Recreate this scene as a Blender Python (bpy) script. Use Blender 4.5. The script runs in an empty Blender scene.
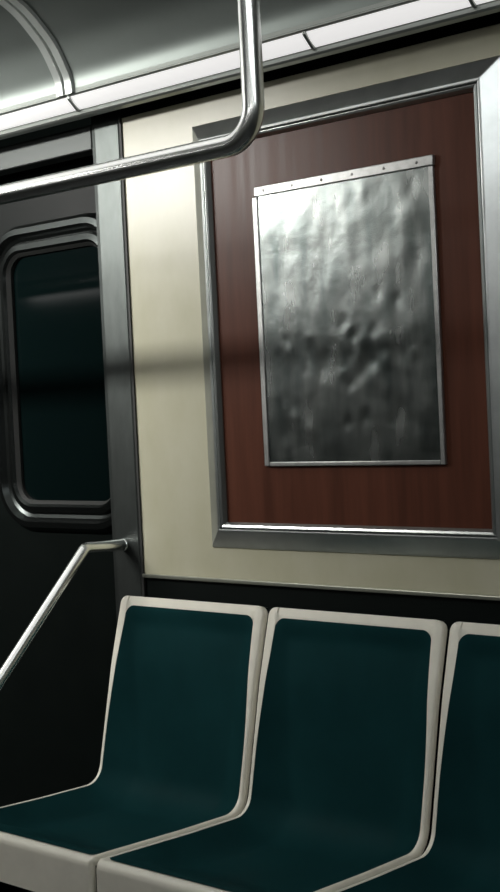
import bpy, bmesh, math, random
from mathutils import Vector, Matrix, noise

# ---------------------------------------------------------------- camera, light, exposure
SC = bpy.context.scene
COL = SC.collection
def make_camera():
    cd = bpy.data.cameras.new('camera'); cam = bpy.data.objects.new('camera', cd); COL.objects.link(cam)
    yaw, pitch, roll = map(math.radians, (-40.975, -1.696, -2.742))
    f = Vector((math.sin(yaw)*math.cos(pitch), math.cos(yaw)*math.cos(pitch), math.sin(pitch)))
    r = f.cross(Vector((0, 0, 1))).normalized(); u = r.cross(f)
    c, s = math.cos(roll), math.sin(roll)
    r2 = c*r + s*u; u2 = -s*r + c*u
    M = Matrix((r2, u2, -f)).transposed().to_4x4()
    M.translation = Vector((2.25, -2.2, 1.23))
    cam.matrix_world = M
    cd.sensor_fit = 'HORIZONTAL'; cd.sensor_width = 36; cd.lens = 1368.4/500*36
    cd.clip_start = 0.02
    SC.camera = cam
make_camera()
w = bpy.data.worlds.new('world'); SC.world = w; w.use_nodes = True
w.node_tree.nodes['Background'].inputs[0].default_value = (0.25, 0.34, 0.30, 1)
w.node_tree.nodes['Background'].inputs[1].default_value = 0.01

MAIN_W = 34.0          # power of the unseen lamp added for the rail's shadow
MAIN_SPREAD = 112
STRIP_E = 0.72
FAR_E = 10.0  # glow of the strips added in the opposite cove
MID_E = 6.0         # glow of the added aisle lamp's face          # diffusers of the cove light
LAMP = (-1.3, -1.5, 2.085)
LAMP_LEN = 1.3
def area(name, loc, sx, sy, power, target, spread=180, color=(1, 1, 1)):
    d = bpy.data.lights.new(name, 'AREA'); d.shape = 'RECTANGLE'; d.size = sx; d.size_y = sy
    d.energy = power; d.color = color; d.spread = math.radians(spread)
    o = bpy.data.objects.new(name, d); COL.objects.link(o)
    o.location = loc
    dr = (Vector(target)-Vector(loc)).normalized()
    z = -dr; x = Vector((1, 0, 0)); x = (x - z*x.dot(z)).normalized(); y = z.cross(x)
    o.rotation_euler = Matrix((x, y, z)).transposed().to_euler()
    return o
area('added_aisle_light', (LAMP[0], LAMP[1]+0.05, LAMP[2]-0.02), LAMP_LEN, 0.07, MAIN_W,
     (LAMP[0], 0.0, 1.55), MAIN_SPREAD, (1.0, 0.985, 0.94))  # beam of the added aisle lamp
SC.view_settings.view_transform = 'Standard'
SC.view_settings.look = 'None'
SC.view_settings.exposure = 0.0
SC.view_settings.gamma = 1.0
SC.view_settings.use_curve_mapping = False

# ---------------------------------------------------------------- materials
def mat(name, color, rough=0.5, metal=0.0, spec=0.5, noise_amt=0.0, nscale=(8, 8, 8), bump=0.0, bscale=60, rvar=0.0,
        coat=0.0, emis=None, estr=0.0, tint=None):
    m = bpy.data.materials.new(name); m.use_nodes = True
    nt = m.node_tree; N = nt.nodes; L = nt.links
    b = N['Principled BSDF']
    b.inputs['Base Color'].default_value = (*color, 1)
    b.inputs['Roughness'].default_value = rough
    b.inputs['Metallic'].default_value = metal
    b.inputs['Specular IOR Level'].default_value = spec
    b.inputs['Coat Weight'].default_value = coat
    if emis:
        b.inputs['Emission Color'].default_value = (*emis, 1)
        b.inputs['Emission Strength'].default_value = estr
    tc = N.new('ShaderNodeTexCoord')
    if noise_amt or rvar:
        mp = N.new('ShaderNodeMapping'); mp.inputs['Scale'].default_value = nscale
        L.new(tc.outputs['Object'], mp.inputs[0])
        nz = N.new('ShaderNodeTexNoise'); nz.inputs['Scale'].default_value = 1; nz.inputs['Detail'].default_value = 6
        nz.inputs['Roughness'].default_value = 0.6
        L.new(mp.outputs[0], nz.inputs[0])
        if noise_amt:
            cr = N.new('ShaderNodeValToRGB')
            cr.color_ramp.elements[0].position = 0.3; cr.color_ramp.elements[1].position = 0.7
            t2 = tint or tuple(c*(1-noise_amt) for c in color)
            cr.color_ramp.elements[0].color = (*t2, 1)
            cr.color_ramp.elements[1].color = (*color, 1)
            L.new(nz.outputs['Fac'], cr.inputs[0]); L.new(cr.outputs[0], b.inputs['Base Color'])
        if rvar:
            mr = N.new('ShaderNodeMapRange'); mr.inputs['To Min'].default_value = rough-rvar; mr.inputs['To Max'].default_value = rough+rvar
            mr.inputs['From Min'].default_value = 0.3; mr.inputs['From Max'].default_value = 0.7
            L.new(nz.outputs['Fac'], mr.inputs['Value']); L.new(mr.outputs[0], b.inputs['Roughness'])
    if bump:
        n2 = N.new('ShaderNodeTexNoise'); n2.inputs['Scale'].default_value = bscale; n2.inputs['Detail'].default_value = 4
        L.new(tc.outputs['Object'], n2.inputs[0])
        bp = N.new('ShaderNodeBump'); bp.inputs['Strength'].default_value = bump; bp.inputs['Distance'].default_value = 0.004
        L.new(n2.outputs['Fac'], bp.inputs['Height']); L.new(bp.outputs[0], b.inputs['Normal'])
    return m

M_CREAM = mat('cream_laminate', (0.50, 0.485, 0.375), 0.30, noise_amt=0.12, nscale=(9, 9, 5), rvar=0.02, tint=(0.44, 0.425, 0.305))
M_WOOD = mat('red_brown_veneer', (0.105, 0.037, 0.022), 0.33, spec=0.16, noise_amt=0.5, nscale=(38, 38, 2.2), rvar=0.04, tint=(0.066, 0.025, 0.016))
M_FRAME = mat('brushed_steel_frame', (0.66, 0.69, 0.68), 0.30, 0.92, noise_amt=0.22, nscale=(10, 10, 10))
M_WFRAME = mat('dark_window_frame_metal', (0.028, 0.032, 0.031), 0.27, 0.9)
M_HEAD = mat('header_metal', (0.05, 0.055, 0.053), 0.45, 0.6)
M_LIP = mat('bright_steel_lip', (0.42, 0.44, 0.43), 0.34, 1.0)
M_RUBBER = mat('black_rubber_gasket', (0.012, 0.013, 0.012), 0.6)
M_ALU = mat('aluminium_strip', (0.48, 0.485, 0.475), 0.38, 0.9, noise_amt=0.25, nscale=(60, 60, 60))
M_STEEL = mat('stainless_pillar', (0.09, 0.10, 0.096), 0.42, 0.92, noise_amt=0.3, nscale=(22, 22, 9))
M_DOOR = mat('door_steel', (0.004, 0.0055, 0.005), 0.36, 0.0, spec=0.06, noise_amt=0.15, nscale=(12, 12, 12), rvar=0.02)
M_DARK = mat('dark_paint_and_gap_shade', (0.003, 0.005, 0.0045), 0.6, spec=0.08)  # also stands in for the shade above the cream board
M_CHROME = mat('polished_steel_tube', (0.95, 0.97, 0.95), 0.25, 1.0)
M_TRIM = mat('grey_sill_metal', (0.33, 0.34, 0.29), 0.4, 0.8)
M_RIM = mat('off_white_plastic', (0.86, 0.83, 0.72), 0.34, noise_amt=0.08, nscale=(20, 20, 20), rvar=0.05)
M_TEAL = mat('dark_teal_plastic', (0.0075, 0.039, 0.042), 0.55, spec=0.02, noise_amt=0.25, nscale=(7, 7, 7), rvar=0.06)
M_CEIL = mat('ceiling_enamel', (0.25, 0.28, 0.265), 0.48, 0.8, noise_amt=0.08, nscale=(6, 6, 6))
M_RIB = mat('ceiling_rib_metal', (0.50, 0.53, 0.51), 0.35, 0.35)
M_HOUSE = mat('lamp_housing_grey', (0.30, 0.32, 0.30), 0.35, 0.7)
M_DIFF = mat('white_diffuser', (0.4, 0.4, 0.39), 0.6, spec=0.2, emis=(1.0, 0.985, 0.975), estr=STRIP_E)
M_DIFF_FAR = mat('added_strip_glow', (0.8, 0.8, 0.78), 0.4, emis=(1.0, 0.98, 0.96), estr=FAR_E)  # for the added strips on the opposite side
M_AISLE_GLOW = mat('added_aisle_glow', (0.9, 0.9, 0.88), 0.4, emis=(1.0, 0.98, 0.94), estr=MID_E)  # face of the added lamp that shadows the rail
M_POLE_GLOW = mat('added_pole_glow', (0.9, 0.9, 0.88), 0.4, emis=(0.96, 0.99, 1.0), estr=11.0)  # face of the added lamp that brightens the upright pole
M_PANEL = mat('added_panel_glow', (0.9, 0.9, 0.88), 0.4, emis=(1.0, 0.99, 0.96), estr=0.95)  # for the panel added above the grab rail
M_FLOOR = mat('dark_floor', (0.02, 0.022, 0.022), 0.55, noise_amt=0.4, nscale=(40, 40, 40))
M_FARWALL = mat('far_wall_paint', (0.06, 0.065, 0.055), 0.5)
M_RIVET = mat('rivet_steel', (0.28, 0.28, 0.27), 0.4, 0.9)

def glass_mat():
    m = bpy.data.materials.new('dark_window_glass'); m.use_nodes = True
    b = m.node_tree.nodes['Principled BSDF']
    b.inputs['Base Color'].default_value = (0.0015, 0.004, 0.004, 1)
    b.inputs['Roughness'].default_value = 0.08
    b.inputs['Specular IOR Level'].default_value = 0.05
    return m
M_GLASS = glass_mat()

def sheet_mat():
    m = bpy.data.materials.new('dented_metal_sheet'); m.use_nodes = True
    nt = m.node_tree; N = nt.nodes; L = nt.links; b = N['Principled BSDF']
    b.inputs['Metallic'].default_value = 1.0
    tc = N.new('ShaderNodeTexCoord')
    mp = N.new('ShaderNodeMapping'); mp.inputs['Scale'].default_value = (26, 26, 7)
    nz = N.new('ShaderNodeTexNoise'); nz.inputs['Scale'].default_value = 1; nz.inputs['Detail'].default_value = 7
    L.new(tc.outputs['Object'], mp.inputs[0]); L.new(mp.outputs[0], nz.inputs[0])
    cr = N.new('ShaderNodeValToRGB')
    cr.color_ramp.elements[0].position = 0.32; cr.color_ramp.elements[0].color = (0.15, 0.175, 0.17, 1)
    cr.color_ramp.elements[1].position = 0.66; cr.color_ramp.elements[1].color = (0.29, 0.31, 0.30, 1)
    L.new(nz.outputs['Fac'], cr.inputs[0]); L.new(cr.outputs[0], b.inputs['Base Color'])
    mr = N.new('ShaderNodeMapRange'); mr.inputs['To Min'].default_value = 0.23; mr.inputs['To Max'].default_value = 0.30
    L.new(nz.outputs['Fac'], mr.inputs['Value']); L.new(mr.outputs[0], b.inputs['Roughness'])
    n2 = N.new('ShaderNodeTexNoise'); n2.inputs['Scale'].default_value = 26; n2.inputs['Detail'].default_value = 3
    L.new(tc.outputs['Object'], n2.inputs[0])
    bp = N.new('ShaderNodeBump'); bp.inputs['Strength'].default_value = 0.15; bp.inputs['Distance'].default_value = 0.004
    L.new(n2.outputs['Fac'], bp.inputs['Height']); L.new(bp.outputs[0], b.inputs['Normal'])
    return m
M_SHEET = sheet_mat()

# ---------------------------------------------------------------- helpers
def obj(name, bm, m, parent=None, smooth=True, bevel=0.0, segs=2, angle=35):
    bmesh.ops.recalc_face_normals(bm, faces=bm.faces[:])
    me = bpy.data.meshes.new(name); bm.to_mesh(me); bm.free()
    me.materials.append(m)
    o = bpy.data.objects.new(name, me); COL.objects.link(o)
    if parent: o.parent = parent
    if bevel:
        md = o.modifiers.new('bevel', 'BEVEL'); md.width = bevel; md.segments = segs; md.limit_method = 'ANGLE'; md.angle_limit = math.radians(40)
        md.harden_normals = False
    if smooth:
        me.shade_smooth() if hasattr(me, 'shade_smooth') else [setattr(p, 'use_smooth', True) for p in me.polygons]
        try: me.set_sharp_from_angle(angle=math.radians(angle))
        except Exception: pass
    return o
def struct(o): o['kind'] = 'structure'; return o
def tag(o, label, cat, group=None):
    o['label'] = label; o['category'] = cat
    if group: o['group'] = group
    return o
def empty(name, loc=(0, 0, 0)):
    e = bpy.data.objects.new(name, None); COL.objects.link(e); e.location = loc; e.empty_display_size = 0.05
    return e
def box(bm, x0, x1, y0, y1, z0, z1):
    vs = [bm.verts.new((x, y, z)) for x in (x0, x1) for y in (y0, y1) for z in (z0, z1)]
    for f in ((0, 1, 3, 2), (4, 6, 7, 5), (0, 4, 5, 1), (2, 3, 7, 6), (0, 2, 6, 4), (1, 5, 7, 3)):
        bm.faces.new([vs[i] for i in f])
    return bm
def boxbm(*a): return box(bmesh.new(), *a)
def extrude_x(profile, x0, x1, n=1, closed=True):
    """profile: list of (y,z); swept along x"""
    bm = bmesh.new(); rings = []
    for i in range(n+1):
        x = x0+(x1-x0)*i/n
        rings.append([bm.verts.new((x, y, z)) for y, z in profile])
    k = len(profile)
    for a, b in zip(rings, rings[1:]):
        for i in range(k if closed else k-1):
            bm.faces.new((a[i], a[(i+1) % k], b[(i+1) % k], b[i]))
    if closed:
        bm.faces.new(rings[0]); bm.faces.new(rings[-1])
    return bm
def catmull(pts, n=8):
    P = [Vector(p) for p in pts]; P = [2*P[0]-P[1]]+P+[2*P[-1]-P[-2]]; out = []
    for i in range(1, len(P)-2):
        for k in range(n):
            t = k/n
            out.append(0.5*((2*P[i])+(-P[i-1]+P[i+1])*t+(2*P[i-1]-5*P[i]+4*P[i+1]-P[i+2])*t*t+(-P[i-1]+3*P[i]-3*P[i+1]+P[i+2])*t**3))
    out.append(P[-2]); return out
def fillet(pts, r, n=8):
    """polyline with rounded corners; r is one radius or one per inner corner"""
    P = [Vector(p) for p in pts]; out = [P[0]]
    for i in range(1, len(P)-1):
        rr = r[i-1] if isinstance(r, (list, tuple)) else r
        a = (P[i-1]-P[i]).normalized(); b = (P[i+1]-P[i]).normalized()
        ang = a.angle(b); d = rr/math.tan(ang/2)
        s, e = P[i]+a*d, P[i]+b*d
        c = P[i]+(a+b).normalized()*(rr/math.sin(ang/2))
        v0, v1 = s-c, e-c; th = v0.angle(v1)
        for k in range(n+1):
            t = k/n
            out.append(c+(v0*math.sin((1-t)*th)+v1*math.sin(t*th))/math.sin(th))
    out.append(P[-1]); return out
def tube(path, r, seg=24, cap=True):
    bm = bmesh.new(); P = [Vector(p) for p in path]; rings = []; n = None
    for i, p in enumerate(P):
        t = (P[min(i+1, len(P)-1)]-P[max(i-1, 0)]).normalized()
        if n is None:
            n = t.orthogonal().normalized()
        else:
            n = (n-t*n.dot(t)).normalized()
        b = t.cross(n)
        rr = r[i] if isinstance(r, list) else r
        rings.append([bm.verts.new(p+rr*(math.cos(a)*n+math.sin(a)*b)) for a in [2*math.pi*k/seg for k in range(seg)]])
    for A, B in zip(rings, rings[1:]):
        for k in range(seg): bm.faces.new((A[k], A[(k+1) % seg], B[(k+1) % seg], B[k]))
    if cap: bm.faces.new(rings[0]); bm.faces.new(rings[-1])
    return bm
def rrect(x0, x1, z0, z1, r, n=8):
    out = []
    for cx, cz, a0 in ((x1-r, z1-r, 0), (x0+r, z1-r, 90), (x0+r, z0+r, 180), (x1-r, z0+r, 270)):
        for k in range(n+1):
            a = math.radians(a0+90*k/n); out.append((cx+r*math.cos(a), cz+r*math.sin(a)))
    return out
def ring_profile(x0, x1, z0, z1, r, prof):
    """closed frame around a rounded rectangle; prof is a closed list of (offset outward, y)"""
    bm = bmesh.new(); loops = []
    for off, y in prof:
        loops.append([bm.verts.new((x, y, z)) for x, z in rrect(x0-off, x1+off, z0-off, z1+off, max(r+off, 0.001))])
    k = len(loops[0])
    for i in range(len(loops)):
        A, B = loops[i], loops[(i+1) % len(loops)]
        for j in range(k): bm.faces.new((A[j], A[(j+1) % k], B[(j+1) % k], B[j]))
    return bm

# ---------------------------------------------------------------- the setting
XL, XR = -4.2, 3.4
YF = -3.0
struct(obj('floor', boxbm(XL, XR, YF, 0.2, -0.05, 0.0), M_FLOOR))
# wall behind the seats: cream laminate board from the door pillar to the right
struct(obj('wall_back', boxbm(0.0, XR, 0.0, 0.06, 0.852, 1.897), M_CREAM, smooth=False))
struct(obj('wall_back_upper', boxbm(-0.004, XR, 0.012, 0.06, 1.899, 2.02), M_DARK, smooth=False))  # recess; its black stands in for the shade under the strip lights
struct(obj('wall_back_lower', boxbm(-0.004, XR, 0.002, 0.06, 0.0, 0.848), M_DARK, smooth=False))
struct(obj('trim_1', boxbm(-0.002, XR, -0.007, 0.0, 0.847, 0.856), M_TRIM, bevel=0.002))
struct(obj('trim_2', boxbm(-0.006, -0.0, -0.004, 0.06, 0.0, 2.02), M_RUBBER, smooth=False))
struct(obj('wall_front', boxbm(XL, XR, YF-0.06, YF, 0.0, 2.02), M_FARWALL, smooth=False))
struct(obj('wall_left', boxbm(XL-0.06, XL, YF, 0.2, 0.0, 2.3), M_DARK, smooth=False))
struct(obj('wall_right', boxbm(XR, XR+0.06, YF, 0.2, 0.0, 2.3), M_FARWALL, smooth=False))

# ceiling: coved on both sides
cove = [(-0.124, 1.939), (-0.128, 1.972), (-0.143, 2.003), (-0.169, 2.043), (-0.201, 2.074), (-0.236, 2.102), (-0.27, 2.121),
        (-0.34, 2.150), (-0.45, 2.178), (-0.65, 2.195), (-1.0, 2.20), (-1.5, 2.20)]
def mirror_y(p): return (YF-p[0], p[1])
ceil_prof = cove+[mirror_y(p) for p in reversed(cove)]
sm = [(v.x, v.y) for v in catmull([(a, b, 0) for a, b in ceil_prof], 4)]
ceil_closed = sm+[(YF, 1.925), (YF, 2.3), (0.2, 2.3), (0.2, 2.03), (-0.05, 2.03), (-0.05, 1.99)]
struct(obj('ceiling', extrude_x(ceil_closed, XL, XR), M_CEIL, angle=50))
# thin mouldings that run along the cove
def moulding(name, idx_yz, r):
    y, z = idx_yz
    return struct(obj(name, tube([(XL, y, z), (XR, y, z)], r, 12), M_RUBBER))
moulding('trim_3', (-0.124, 1.9415), 0.0018)
# arched rib (two bands with a dark seam) that crosses the ceiling at the lamp joint
def arch_band(name, x0, x1, depth, m):
    P = [Vector((a, b)) for a, b in sm if a > -2.87]
    prof = [(p.x, p.y+0.004) for p in P]
    inner = []
    for i, p in enumerate(P):
        t = (P[min(i+1, len(P)-1)]-P[max(i-1, 0)]).normalized(); n = Vector((-t.y, t.x))
        if n.y > 0: n = -n
        if i < 2: n = Vector((-1, 0))
        inner.append((p.x+n.x*depth, p.y+n.y*depth))
    bm = bmesh.new(); rows = []
    for x, pr in ((x0, prof), (x0+0.002, inner), (x1-0.002, inner), (x1, prof)):
        rows.append([bm.verts.new((x, a, b)) for a, b in pr])
    for A, B in zip(rows, rows[1:]):
        for i in range(len(A)-1): bm.faces.new((A[i], A[i+1], B[i+1], B[i]))
    return struct(obj(name, bm, m, angle=60))
arch_band('trim_5', -0.071, -0.046, 0.008, M_RIB)
arch_band('trim_6', -0.046, -0.041, 0.002, M_RUBBER)
arch_band('trim_7', -0.041, -0.016, 0.008, M_RIB)

# ---- sliding door recess at the left
door = empty('door_1', (0, 0, 0)); struct(door)
DY = 0.05
def plate_with_hole(x0, x1, z0, z1, hx0, hx1, hz0, hz1, r, y0, y1):
    bm = bmesh.new(); n = 8
    inner = rrect(hx0, hx1, hz0, hz1, r, n); k = len(inner)
    cx, cz = (hx0+hx1)/2, (hz0+hz1)/2
    outer = []
    for x, z in inner:
        dx, dz = x-cx, z-cz
        sx = ((x1-cx)/dx if dx > 0 else (x0-cx)/dx) if abs(dx) > 1e-9 else 1e9
        sz = ((z1-cz)/dz if dz > 0 else (z0-cz)/dz) if abs(dz) > 1e-9 else 1e9
        s = min(sx, sz); outer.append((cx+dx*s, cz+dz*s))
    # corners of the plate are caught by snapping the nearest outer point
    for X, Z in ((x0, z0), (x0, z1), (x1, z0), (x1, z1)):
        j = min(range(k), key=lambda i: (outer[i][0]-X)**2+(outer[i][1]-Z)**2); outer[j] = (X, Z)
    L = [[bm.verts.new((x, y, z)) for x, z in ring] for ring, y in ((inner, y0), (outer, y0), (outer, y1), (inner, y1))]
    for i in range(4):
        A, B = L[i], L[(i+1) % 4]
        for j in range(k): bm.faces.new((A[j], A[(j+1) % k], B[(j+1) % k], B[j]))
    return bm
GX0, GX1, GZ0, GZ1 = -0.492, -0.128, 1.008, 1.640
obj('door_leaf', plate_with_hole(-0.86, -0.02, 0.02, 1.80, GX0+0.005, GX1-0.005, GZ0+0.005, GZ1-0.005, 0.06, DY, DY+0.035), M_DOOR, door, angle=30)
wf = obj('window_frame', ring_profile(GX0, GX1, GZ0, GZ1, 0.058,
        [(0.0, DY+0.004), (0.0, DY-0.008), (0.006, DY-0.014), (0.020, DY-0.011), (0.026, DY-0.004), (0.034, DY-0.008),
         (0.044, DY-0.022), (0.058, DY-0.020), (0.068, DY-0.006), (0.070, DY+0.004)]), M_WFRAME, door, angle=25)
obj('gasket', ring_profile(GX0, GX1, GZ0, GZ1, 0.058, [(-0.008, DY+0.012), (-0.008, DY+0.002), (0.001, DY-0.009), (0.002, DY+0.012)]), M_RUBBER, wf)
bm = bmesh.new(); g0 = rrect(GX0-0.002, GX1+0.002, GZ0-0.002, GZ1+0.002, 0.059)
fa = [bm.verts.new((x, DY+0.010, z)) for x, z in g0]; fb = [bm.verts.new((x, DY+0.016, z)) for x, z in g0]
bm.faces.new(fa); bm.faces.new(fb)
for i in range(len(fa)): bm.faces.new((fa[i], fa[(i+1) % len(fa)], fb[(i+1) % len(fb)], fb[i]))
obj('window_pane', bm, M_GLASS, door, smooth=False)
# header over the door
struct(obj('trim_8', boxbm(XL, -0.104, 0.0, 0.05, 1.842, 1.90), M_HEAD, bevel=0.003))
struct(obj('trim_9', boxbm(XL, -0.104, 0.09, 0.10, 1.0, 1.90), M_DARK, smooth=False))
# steel door pillar with a folded front edge
pil = [(-0.104, 0.06), (-0.104, 0.004), (-0.100, -0.001), (-0.088, -0.003), (-0.012, -0.003), (-0.006, 0.001), (-0.006, 0.06)]
bm = bmesh.new()
A = [bm.verts.new((x, y, 0.0)) for x, y in pil]; B = [bm.verts.new((x, y, 1.93)) for x, y in pil]
bm.faces.new(A); bm.faces.new(B)
for i in range(len(A)): bm.faces.new((A[i], A[(i+1) % len(A)], B[(i+1) % len(A)], B[i]))
struct(obj('trim_10', bm, M_STEEL, smooth=False))
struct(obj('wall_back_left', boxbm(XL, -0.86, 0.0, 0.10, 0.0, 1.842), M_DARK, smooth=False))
struct(obj('baseboard_back', boxbm(XL, XR, -0.008, 0.004, 0.0, 0.08), M_DARK, smooth=False))

# ---- cove light: a row of diffusers in a grey housing
def cove_lamp(x0, x1, label):
    t = tag(empty('light_fixture', ((x0+x1)/2, -0.09, 1.909)), label, 'light', 'strip lights along the cove')
    c = (x0+x1)/2
    ly, lz = -0.09, 1.90
    hp = [(0.09-0.045, 0.07), (-0.034, 0.05), (-0.036, 0.030), (-0.030, 0.027), (0.0, 0.001), (-0.003, -0.002), (-0.005, -0.009), (-0.001, -0.013), (0.02, -0.013), (0.045, -0.005)]
    obj('housing', extrude_x(hp, x0-c, x1-c), M_HOUSE, t, smooth=False)
    dp = [(-0.026, 0.030)]
    for k in range(7):
        a = k/6
        y = -0.0305+0.0275*a; z = 0.0265-0.025*a; b = math.sin(math.pi*a)*0.003
        dp.append((y-b*0.75, z-b*0.65))
    dp += [(0.006, 0.006)]
    obj('diffuser', extrude_x(dp, x0-c+0.003, x1-c-0.003), M_DIFF, t, angle=60)
    for s in (x0-c+0.002, x1-c-0.002):
        obj('end_cap', extrude_x([(-0.026, 0.030), (-0.034, 0.0275), (-0.034, 0.022), (-0.006, -0.003), (0.004, 0.0)], s-0.0015, s+0.0015), M_HOUSE, t, smooth=False)
edges = [-1.384, -0.712, -0.040, 0.632, 0.99, 1.662]
labs = ['white strip light above the dark door window, left of the ceiling rib',
        None, 'white strip light right of the ceiling rib, passing behind the upright pole',
        'short white strip light above the frame top right corner', 'white strip light at the extreme top right edge']
for i in range(1, 5):
    cove_lamp(edges[i], edges[i+1], [None, labs[0], labs[2], labs[3], labs[4]][i])

for fx0, fx1, fl in ((-3.9, -2.55, 'added unseen strip light in the opposite cove at the far end beyond the door'),
                     (-2.53, -1.2, 'added unseen strip light in the opposite cove facing the door window'),
                     (0.17, 1.5, 'added unseen strip light in the opposite cove facing the seat row'),
                     (1.52, 2.85, 'added unseen strip light in the opposite cove right behind the viewer')):
    t = tag(empty('light_fixture', ((fx0+fx1)/2, YF+0.09, 1.90)), fl, 'light', 'added strip lights along the opposite cove')  # added out of view so the cove and pole have something to reflect
    hw = (fx1-fx0)/2
    obj('housing', extrude_x([(-0.045, 0.07), (0.035, 0.05), (0.035, 0.036), (0.0, -0.001), (0.006, -0.016), (-0.02, -0.020), (-0.045, -0.012)], -hw, hw), M_HOUSE, t, smooth=False)
    obj('diffuser', extrude_x([(0.030, 0.040), (0.036, 0.036), (0.044, 0.026), (0.034, 0.010), (0.002, -0.004), (-0.004, 0.0)], -hw+0.003, hw-0.003), M_DIFF_FAR, t, smooth=False)

# ---- unseen lamp added over the aisle for the rail shadow and glare (above and left of the view)
t = tag(empty('added_aisle_lamp', (LAMP[0], LAMP[1], 2.2)), 'added unseen lamp over the aisle', 'light')
obj('housing', extrude_x([(-0.09, 0.0), (0.09, 0.0), (0.075, -0.03), (-0.075, -0.03)], -0.9, 0.8), M_HOUSE, t, smooth=False)
obj('diffuser', extrude_x([(-0.07, -0.030), (0.07, -0.030), (0.07, -0.06), (0.045, -0.085), (-0.045, -0.085), (-0.07, -0.06)], -0.88, 0.78), M_AISLE_GLOW, t, smooth=False)
t = tag(empty('added_aisle_lamp', (2.1, LAMP[1], 2.2)), 'added unseen lamp over the aisle beside the viewer', 'light')  # added to brighten the upright pole and the seats
obj('housing', extrude_x([(-0.09, 0.0), (0.09, 0.0), (0.075, -0.03), (-0.075, -0.03)], -0.9, 0.9), M_HOUSE, t, smooth=False)
obj('diffuser', extrude_x([(-0.07, -0.030), (0.07, -0.030), (0.07, -0.06), (0.045, -0.085), (-0.045, -0.085), (-0.07, -0.06)], -0.88, 0.88), M_POLE_GLOW, t, smooth=False)

t = tag(empty('added_glow_panel', (-0.1, -0.78, 2.2)), 'added unseen glowing panel on the ceiling above the grab rail', 'light')  # added to whiten the rail's top and lift the seats
obj('panel_frame', extrude_x([(-0.35, 0.0), (0.35, 0.0), (0.35, -0.014), (-0.35, -0.014)], -1.65, 1.65), M_HOUSE, t, smooth=False)
obj('diffuser', extrude_x([(-0.33, -0.014), (0.33, -0.014), (0.32, -0.022), (-0.32, -0.022)], -1.6, 1.6), M_PANEL, t, smooth=False)

# ---------------------------------------------------------------- framed veneer panel
def mitre_bar(x0, z0, x1, z1, prof, side):
    """one mitred side; prof list of (inward offset, y)"""
    bm = bmesh.new(); rows = []
    for off, y in prof:
        if side == 'top': a, b = (x0+off, z1-off), (x1-off, z1-off)
        elif side == 'bottom': a, b = (x0+off, z0+off), (x1-off, z0+off)
        elif side == 'left': a, b = (x0+off, z0+off), (x0+off, z1-off)
        else: a, b = (x1-off, z0+off), (x1-off, z1-off)
        rows.append((bm.verts.new((a[0], y, a[1])), bm.verts.new((b[0], y, b[1]))))
    k = len(rows)
    for i in range(k):
        A, B = rows[i], rows[(i+1) % k]; bm.faces.new((A[0], A[1], B[1], B[0]))
    bm.faces.new([r[0] for r in rows]); bm.faces.new([r[1] for r in rows])
    return bm
FX0, FX1, FZ0, FZ1 = 0.219, 0.989, 0.924, 1.840
fr = tag(empty('framed_panel', ((FX0+FX1)/2, 0, FZ0)), 'dark reddish wood panel with a wide grey steel surround on the cream wall', 'panel')
fr_off = Vector(fr.location)
def under(o, root=fr_off):
    for v in o.data.vertices: v.co -= root
    return o
prof = [(0.0, 0.0), (0.0, -0.003), (0.004, -0.006), (0.037, -0.024), (0.042, -0.025), (0.043, -0.022), (0.044, 0.0)]
for s in ('top', 'bottom', 'left', 'right'):
    under(obj('frame_side', mitre_bar(FX0, FZ0, FX1, FZ1, prof, s), M_FRAME, fr, smooth=False, bevel=0.0012))
lprof = [(0.0445, 0.0), (0.0445, -0.019), (0.047, -0.024), (0.052, -0.022), (0.057, -0.013), (0.057, 0.0)]
for s in ('top', 'bottom', 'left', 'right'):
    under(obj('frame_lip', mitre_bar(FX0, FZ0, FX1, FZ1, lprof, s), M_LIP, fr, smooth=False, bevel=0.001))
under(obj('wood_board', boxbm(FX0+0.054, FX1-0.054, -0.0105, -0.001, FZ0+0.054, FZ1-0.054), M_WOOD, fr, smooth=False))

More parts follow.
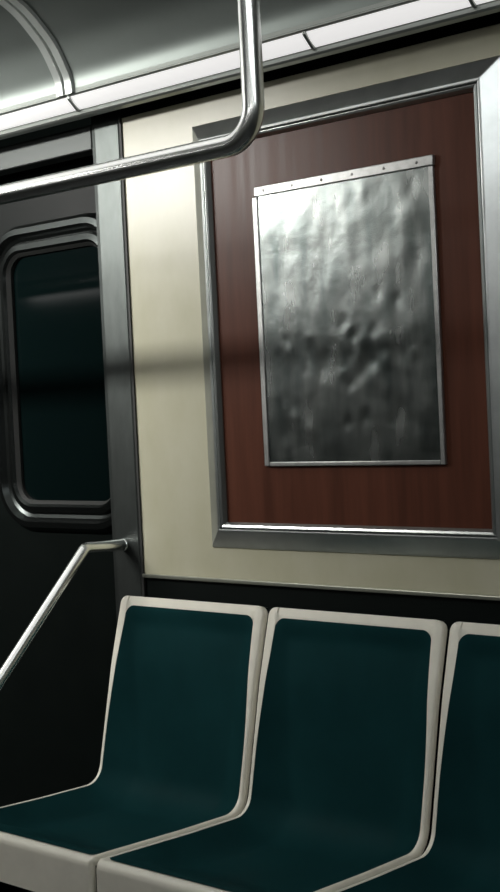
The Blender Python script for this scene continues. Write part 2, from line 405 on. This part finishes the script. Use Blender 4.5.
# ---- metal plate on the veneer
PX0, PX1, PZ0, PZ1 = 0.397, 0.836, 1.103, 1.682
pl = tag(empty('metal_plate', ((PX0+PX1)/2, -0.011, PZ0)), 'dented bare metal sheet held in a thin aluminium surround on the wood panel', 'plate')
po = Vector(pl.location)
def dents():
    bm = bmesh.new(); nx, nz = 70, 96; grid = []
    x0, x1, z0, z1 = PX0+0.006, PX1-0.006, PZ0+0.006, PZ1-0.006
    rnd = random.Random(4)
    spots = []
    for _ in range(26):
        spots.append((rnd.uniform(0.45, 0.95), rnd.uniform(0.30, 0.95), rnd.uniform(0.008, 0.02), rnd.uniform(-1, 1)*0.0008))
    for _ in range(60):
        spots.append((rnd.uniform(0.1, 0.9), rnd.uniform(0.1, 0.5), rnd.uniform(0.008, 0.018), rnd.uniform(-1, 1)*0.0009))
    for (u, v, d) in ((0.15, 0.44, .002), (0.50, 0.49, .0024), (0.55, 0.44, .0022), (0.66, 0.45, .002), (0.52, 0.27, .0024), (0.70, 0.58, .0016), (0.80, 0.55, .0018)):
        spots.append((u, v, 0.010, d*0.55))
    for j in range(nz+1):
        row = []
        for i in range(nx+1):
            x = x0+(x1-x0)*i/nx; z = z0+(z1-z0)*j/nz
            y = -0.0055
            e = min(i, nx-i, j, nz-j)/6; e = min(e, 1)
            h = 0.0010*noise.noise(Vector((x*11, 3.1, z*7)))+0.0004*noise.noise(Vector((x*34, 7.7, z*22)))
            for (u, v, s, a) in spots:
                dx = x-(x0+u*(x1-x0)); dz = z-(z0+v*(z1-z0)); q = (dx*dx+dz*dz*0.6)/(s*s)
                if q < 9: h += a*math.exp(-q)
            row.append(bm.verts.new((x, -0.011+y+h*e, z)))
        grid.append(row)
    for j in range(nz):
        for i in range(nx): bm.faces.new((grid[j][i], grid[j][i+1], grid[j+1][i+1], grid[j+1][i]))
    # back face and sides
    ext = bmesh.ops.extrude_face_region(bm, geom=bm.faces[:])
    for v in [g for g in ext['geom'] if isinstance(g, bmesh.types.BMVert)]: v.co.y = -0.0115
    return bm
under(obj('metal_sheet', dents(), M_SHEET, pl, angle=60), po)
def strip(x0, x1, z0, z1, th, name='edge_strip'):
    return under(obj(name, boxbm(x0, x1, -0.011-th, -0.011, z0, z1), M_ALU, pl, bevel=0.0018), po)
strip(PX0-0.004, PX0+0.010, PZ0-0.002, PZ1-0.020, 0.008)
strip(PX1-0.007, PX1+0.004, PZ0-0.002, PZ1-0.020, 0.008)
strip(PX0+0.010, PX1-0.007, PZ0-0.002, PZ0+0.007, 0.008)
strip(PX0+0.004, PX1+0.006, PZ1-0.020, PZ1, 0.010, 'top_strip')
for k in range(6):
    x = PX0+0.03+k*(PX1-PX0-0.06)/5
    bm = bmesh.new(); bmesh.ops.create_uvsphere(bm, u_segments=12, v_segments=8, radius=0.003)
    for v in bm.verts: v.co = Vector((v.co.x+x, v.co.y*0.5-0.021, v.co.z+PZ1-0.010))
    under(obj('rivet', bm, M_RIVET, pl), po)

# ---------------------------------------------------------------- handrail
RY, RZ, RX = -0.60, 1.632, 0.900
hr = tag(empty('handrail', (RX, RY, 2.19)), 'polished steel grab rail with a bend, hanging from the ceiling over the seats', 'handrail')
ho = Vector(hr.location)
path = fillet([(-3.4, RY, 2.19), (-3.4, RY, RZ), (RX, RY, RZ), (RX, RY, 2.19)], 0.055, 12)
under(obj('rail_tube', tube(path, 0.0172, 28), M_CHROME, hr), ho)
for x in (-3.4, RX):
    bm = tube([(x, RY, 2.170), (x, RY, 2.178), (x, RY, 2.192)], [0.030, 0.036, 0.036], 28)
    under(obj('ceiling_flange', bm, M_CHROME, hr), ho)

# ---------------------------------------------------------------- bucket seats
SW = 0.428
prof2d = fillet([(-0.058, 0.813, 0), (-0.100, 0.670, 0), (-0.160, 0.408, 0), (-0.330, 0.415, 0), (-0.572, 0.430, 0), (-0.574, 0.340, 0)], [0.5, 0.045, 0.5, 0.016], 9)
PP = [Vector((p.x, p.y)) for p in prof2d]
cum = [0]
for a, b in zip(PP, PP[1:]): cum.append(cum[-1]+(b-a).length)
TOT = cum[-1]
def at(s):
    s = max(0, min(TOT, s))
    for i in range(len(PP)-1):
        if cum[i+1] >= s-1e-9: break
    t = (s-cum[i])/max(cum[i+1]-cum[i], 1e-9)
    p = PP[i].lerp(PP[i+1], t)
    return p
def nrm(s):
    e = 0.004; d = (at(s+e)-at(s-e)).normalized()
    # direction away from the sitter (behind the back, under the pan)
    return Vector((-d.y, d.x)) if True else None
S_BEND = cum[min(range(len(PP)), key=lambda i: (PP[i]-Vector((-0.17, 0.42))).length)]
S_FRONT = next(cum[i] for i in range(len(PP)) if PP[i].x < -0.558)
def smooth01(t): t = max(0, min(1, t)); return t*t*(3-2*t)
def rimw(s):
    if s < S_BEND: return 0.024-0.014*smooth01(s/(S_BEND*0.75))
    return 0.010
def depth(s):
    d = (0.012+0.026*smooth01(s/S_BEND))*smooth01((s-0.016)/0.05)*smooth01((S_FRONT-0.008-s)/0.16)
    return d
def corner(s, r=0.018):
    return r-math.sqrt(max(r*r-(r-s)**2, 0)) if s < r else 0.002*smooth01((s-S_FRONT)/0.02)
def seat_pt(s, x, off):
    p = at(s); n = nrm(s); q = p+n*off
    return Vector((x, q.x, q.y))
_test = seat_pt(0.1, 0, 0.05); SGN = 1.0 if _test.y > seat_pt(0.1, 0, 0).y else -1.0
def pt(s, x, off): return seat_pt(s, x, SGN*off)
def cross_depth(x, s):
    """recess depth at distance x from the left rim edge"""
    w = rimw(s); d = depth(s); e = min(x, SW-x)
    sl = 0.03+0.05*smooth01(s/S_BEND)-0.03*smooth01((s-S_BEND)/(S_FRONT-S_BEND))
    if e < w: return 0.0
    t = (e-w)/sl
    if t >= 1: return d
    # steep start, soft landing with a small crease
    return d*(1-(1-t)**1.3)
def shell_mesh():
    bm = bmesh.new(); rows = []
    ss = sorted(set([0, .001, .003, .006, .010, .014, .018]+[TOT*i/110 for i in range(111)]+[S_FRONT+0.001*k for k in range(0, 26, 2)]))
    for s in ss:
        c = corner(s); w = rimw(s)
        row = [pt(s, c+0.001, 0.016), pt(s, c, 0.006), pt(s, c+0.0015, 0.001), pt(s, c+0.004, -0.001)]
        xs = [w*0.75+c*0.3, w+c*0.2]
        n = 26
        inner = [w+0.002+(SW-2*w-0.004)*i/n for i in range(n+1)]
        mids = [x for x in inner]
        apron = s > S_FRONT
        for x in xs: row.append(pt(s, max(x, c+0.005), -0.0008))
        for x in mids:
            xx = min(max(x, c+0.006), SW-c-0.006)
            row.append(pt(s, xx, cross_depth(xx, s)+(0.0015 if not apron else -0.0008)))
        for x in reversed(xs): row.append(pt(s, SW-max(x, c+0.005), -0.0008))
        row += [pt(s, SW-c-0.004, -0.001), pt(s, SW-c-0.0015, 0.001), pt(s, SW-c, 0.006), pt(s, SW-c-0.001, 0.016)]
        rows.append([bm.verts.new(v) for v in row])
    for A, B in zip(rows, rows[1:]):
        for i in range(len(A)-1): bm.faces.new((A[i], A[i+1], B[i+1], B[i]))
    # top skirt
    top = [bm.verts.new(Vector(v.co)+Vector((0, 0.016, -0.004))) for v in rows[0]]
    for i in range(len(top)-1): bm.faces.new((rows[0][i], rows[0][i+1], top[i+1], top[i]))
    return bm
S0, S1 = 0.021, S_FRONT-0.006
def insert_mesh():
    bm = bmesh.new(); rows = []; r = 0.022; n = 44; m = 100
    sv = sorted(set([S0+r*(1-math.cos(math.pi/2*k/8)) for k in range(9)]+[S0+(S1-S0)*i/m for i in range(m+1)]))
    for s in sv:
        d = s-S0; c = r-math.sqrt(max(r*r-(r-d)**2, 0)) if d < r else 0
        d2 = S1-s; r2 = 0.012; c2 = r2-math.sqrt(max(r2*r2-(r2-d2)**2, 0)) if d2 < r2 else 0
        w = rimw(s)+c+c2
        row = [bm.verts.new(pt(s, w+(SW-2*w)*i/n, cross_depth(w+(SW-2*w)*i/n, s)-0.0003)) for i in range(n+1)]
        rows.append(row)
    for A, B in zip(rows, rows[1:]):
        for i in range(n): bm.faces.new((A[i], A[i+1], B[i+1], B[i]))
    return bm
def solid(o, th, off=-1):
    md = o.modifiers.new('solid', 'SOLIDIFY'); md.thickness = th; md.offset = off
    return o
seat0 = empty('bucket_seat', (0, 0, 0))
sh = obj('seat_shell', shell_mesh(), M_RIM, seat0, angle=50)
ins = obj('seat_insert', insert_mesh(), M_TEAL, seat0, angle=60)
SX = -0.020; PITCH = 0.440
seat_labels = ['bucket seat with teal insert and off-white rim beside the black door, leftmost of the row',
               'middle bucket seat, teal with off-white rim, directly below the framed wood panel',
               'rightmost bucket seat, darkest teal insert, cut off by the photo edge']
for i in range(3):
    if i == 0: o = seat0
    else:
        o = seat0.copy(); COL.objects.link(o)
        for ch in (sh, ins):
            c = ch.copy(); COL.objects.link(c); c.parent = o
    o.location = (SX+i*PITCH, 0, 0)
    tag(o, seat_labels[i], 'seat', 'bucket seats in a row along the wall')

# bench beam under the seats
bf = tag(empty('seat_frame', (0.65, -0.3, 0)), 'dark metal bench base carrying the bucket seats', 'seat frame')
bo = Vector(bf.location)
under(obj('beam', boxbm(-0.02, 1.30, -0.50, -0.44, 0.315, 0.375), M_DARK, bf, bevel=0.004), bo)
under(obj('beam', boxbm(-0.02, 1.30, -0.20, -0.14, 0.30, 0.36), M_DARK, bf, bevel=0.004), bo)
under(obj('toe_panel', boxbm(-0.02, 1.30, -0.46, -0.45, 0.0, 0.32), M_DARK, bf, bevel=0.002), bo)
for x in (0.0, 0.62, 1.24):
    under(obj('bracket', boxbm(x, x+0.03, -0.50, -0.0, 0.24, 0.315), M_DARK, bf, bevel=0.003), bo)

# ---- arm rail at the seat end
ar = tag(empty('arm_rail', (-0.06, 0, 0)), 'slanted polished steel arm rail fixed to the door pillar beside the leftmost seat', 'rail')
ao = Vector(ar.location)
apath = fillet([(-0.058, 0.0, 0.921), (-0.060, -0.125, 0.926), (-0.060, -0.384, 0.674), (-0.060, -0.60, 0.455), (-0.060, -0.60, 0.0)], [0.018, 0.5, 0.06], 10)
under(obj('rail_tube', tube(apath, 0.013, 20), M_CHROME, ar), ao)
bm = bmesh.new(); bmesh.ops.create_uvsphere(bm, u_segments=20, v_segments=12, radius=0.015)
for v in bm.verts: v.co = Vector((v.co.x-0.058, v.co.y*0.6-0.006, v.co.z+0.921))
under(obj('wall_cap', bm, M_CHROME, ar), ao)
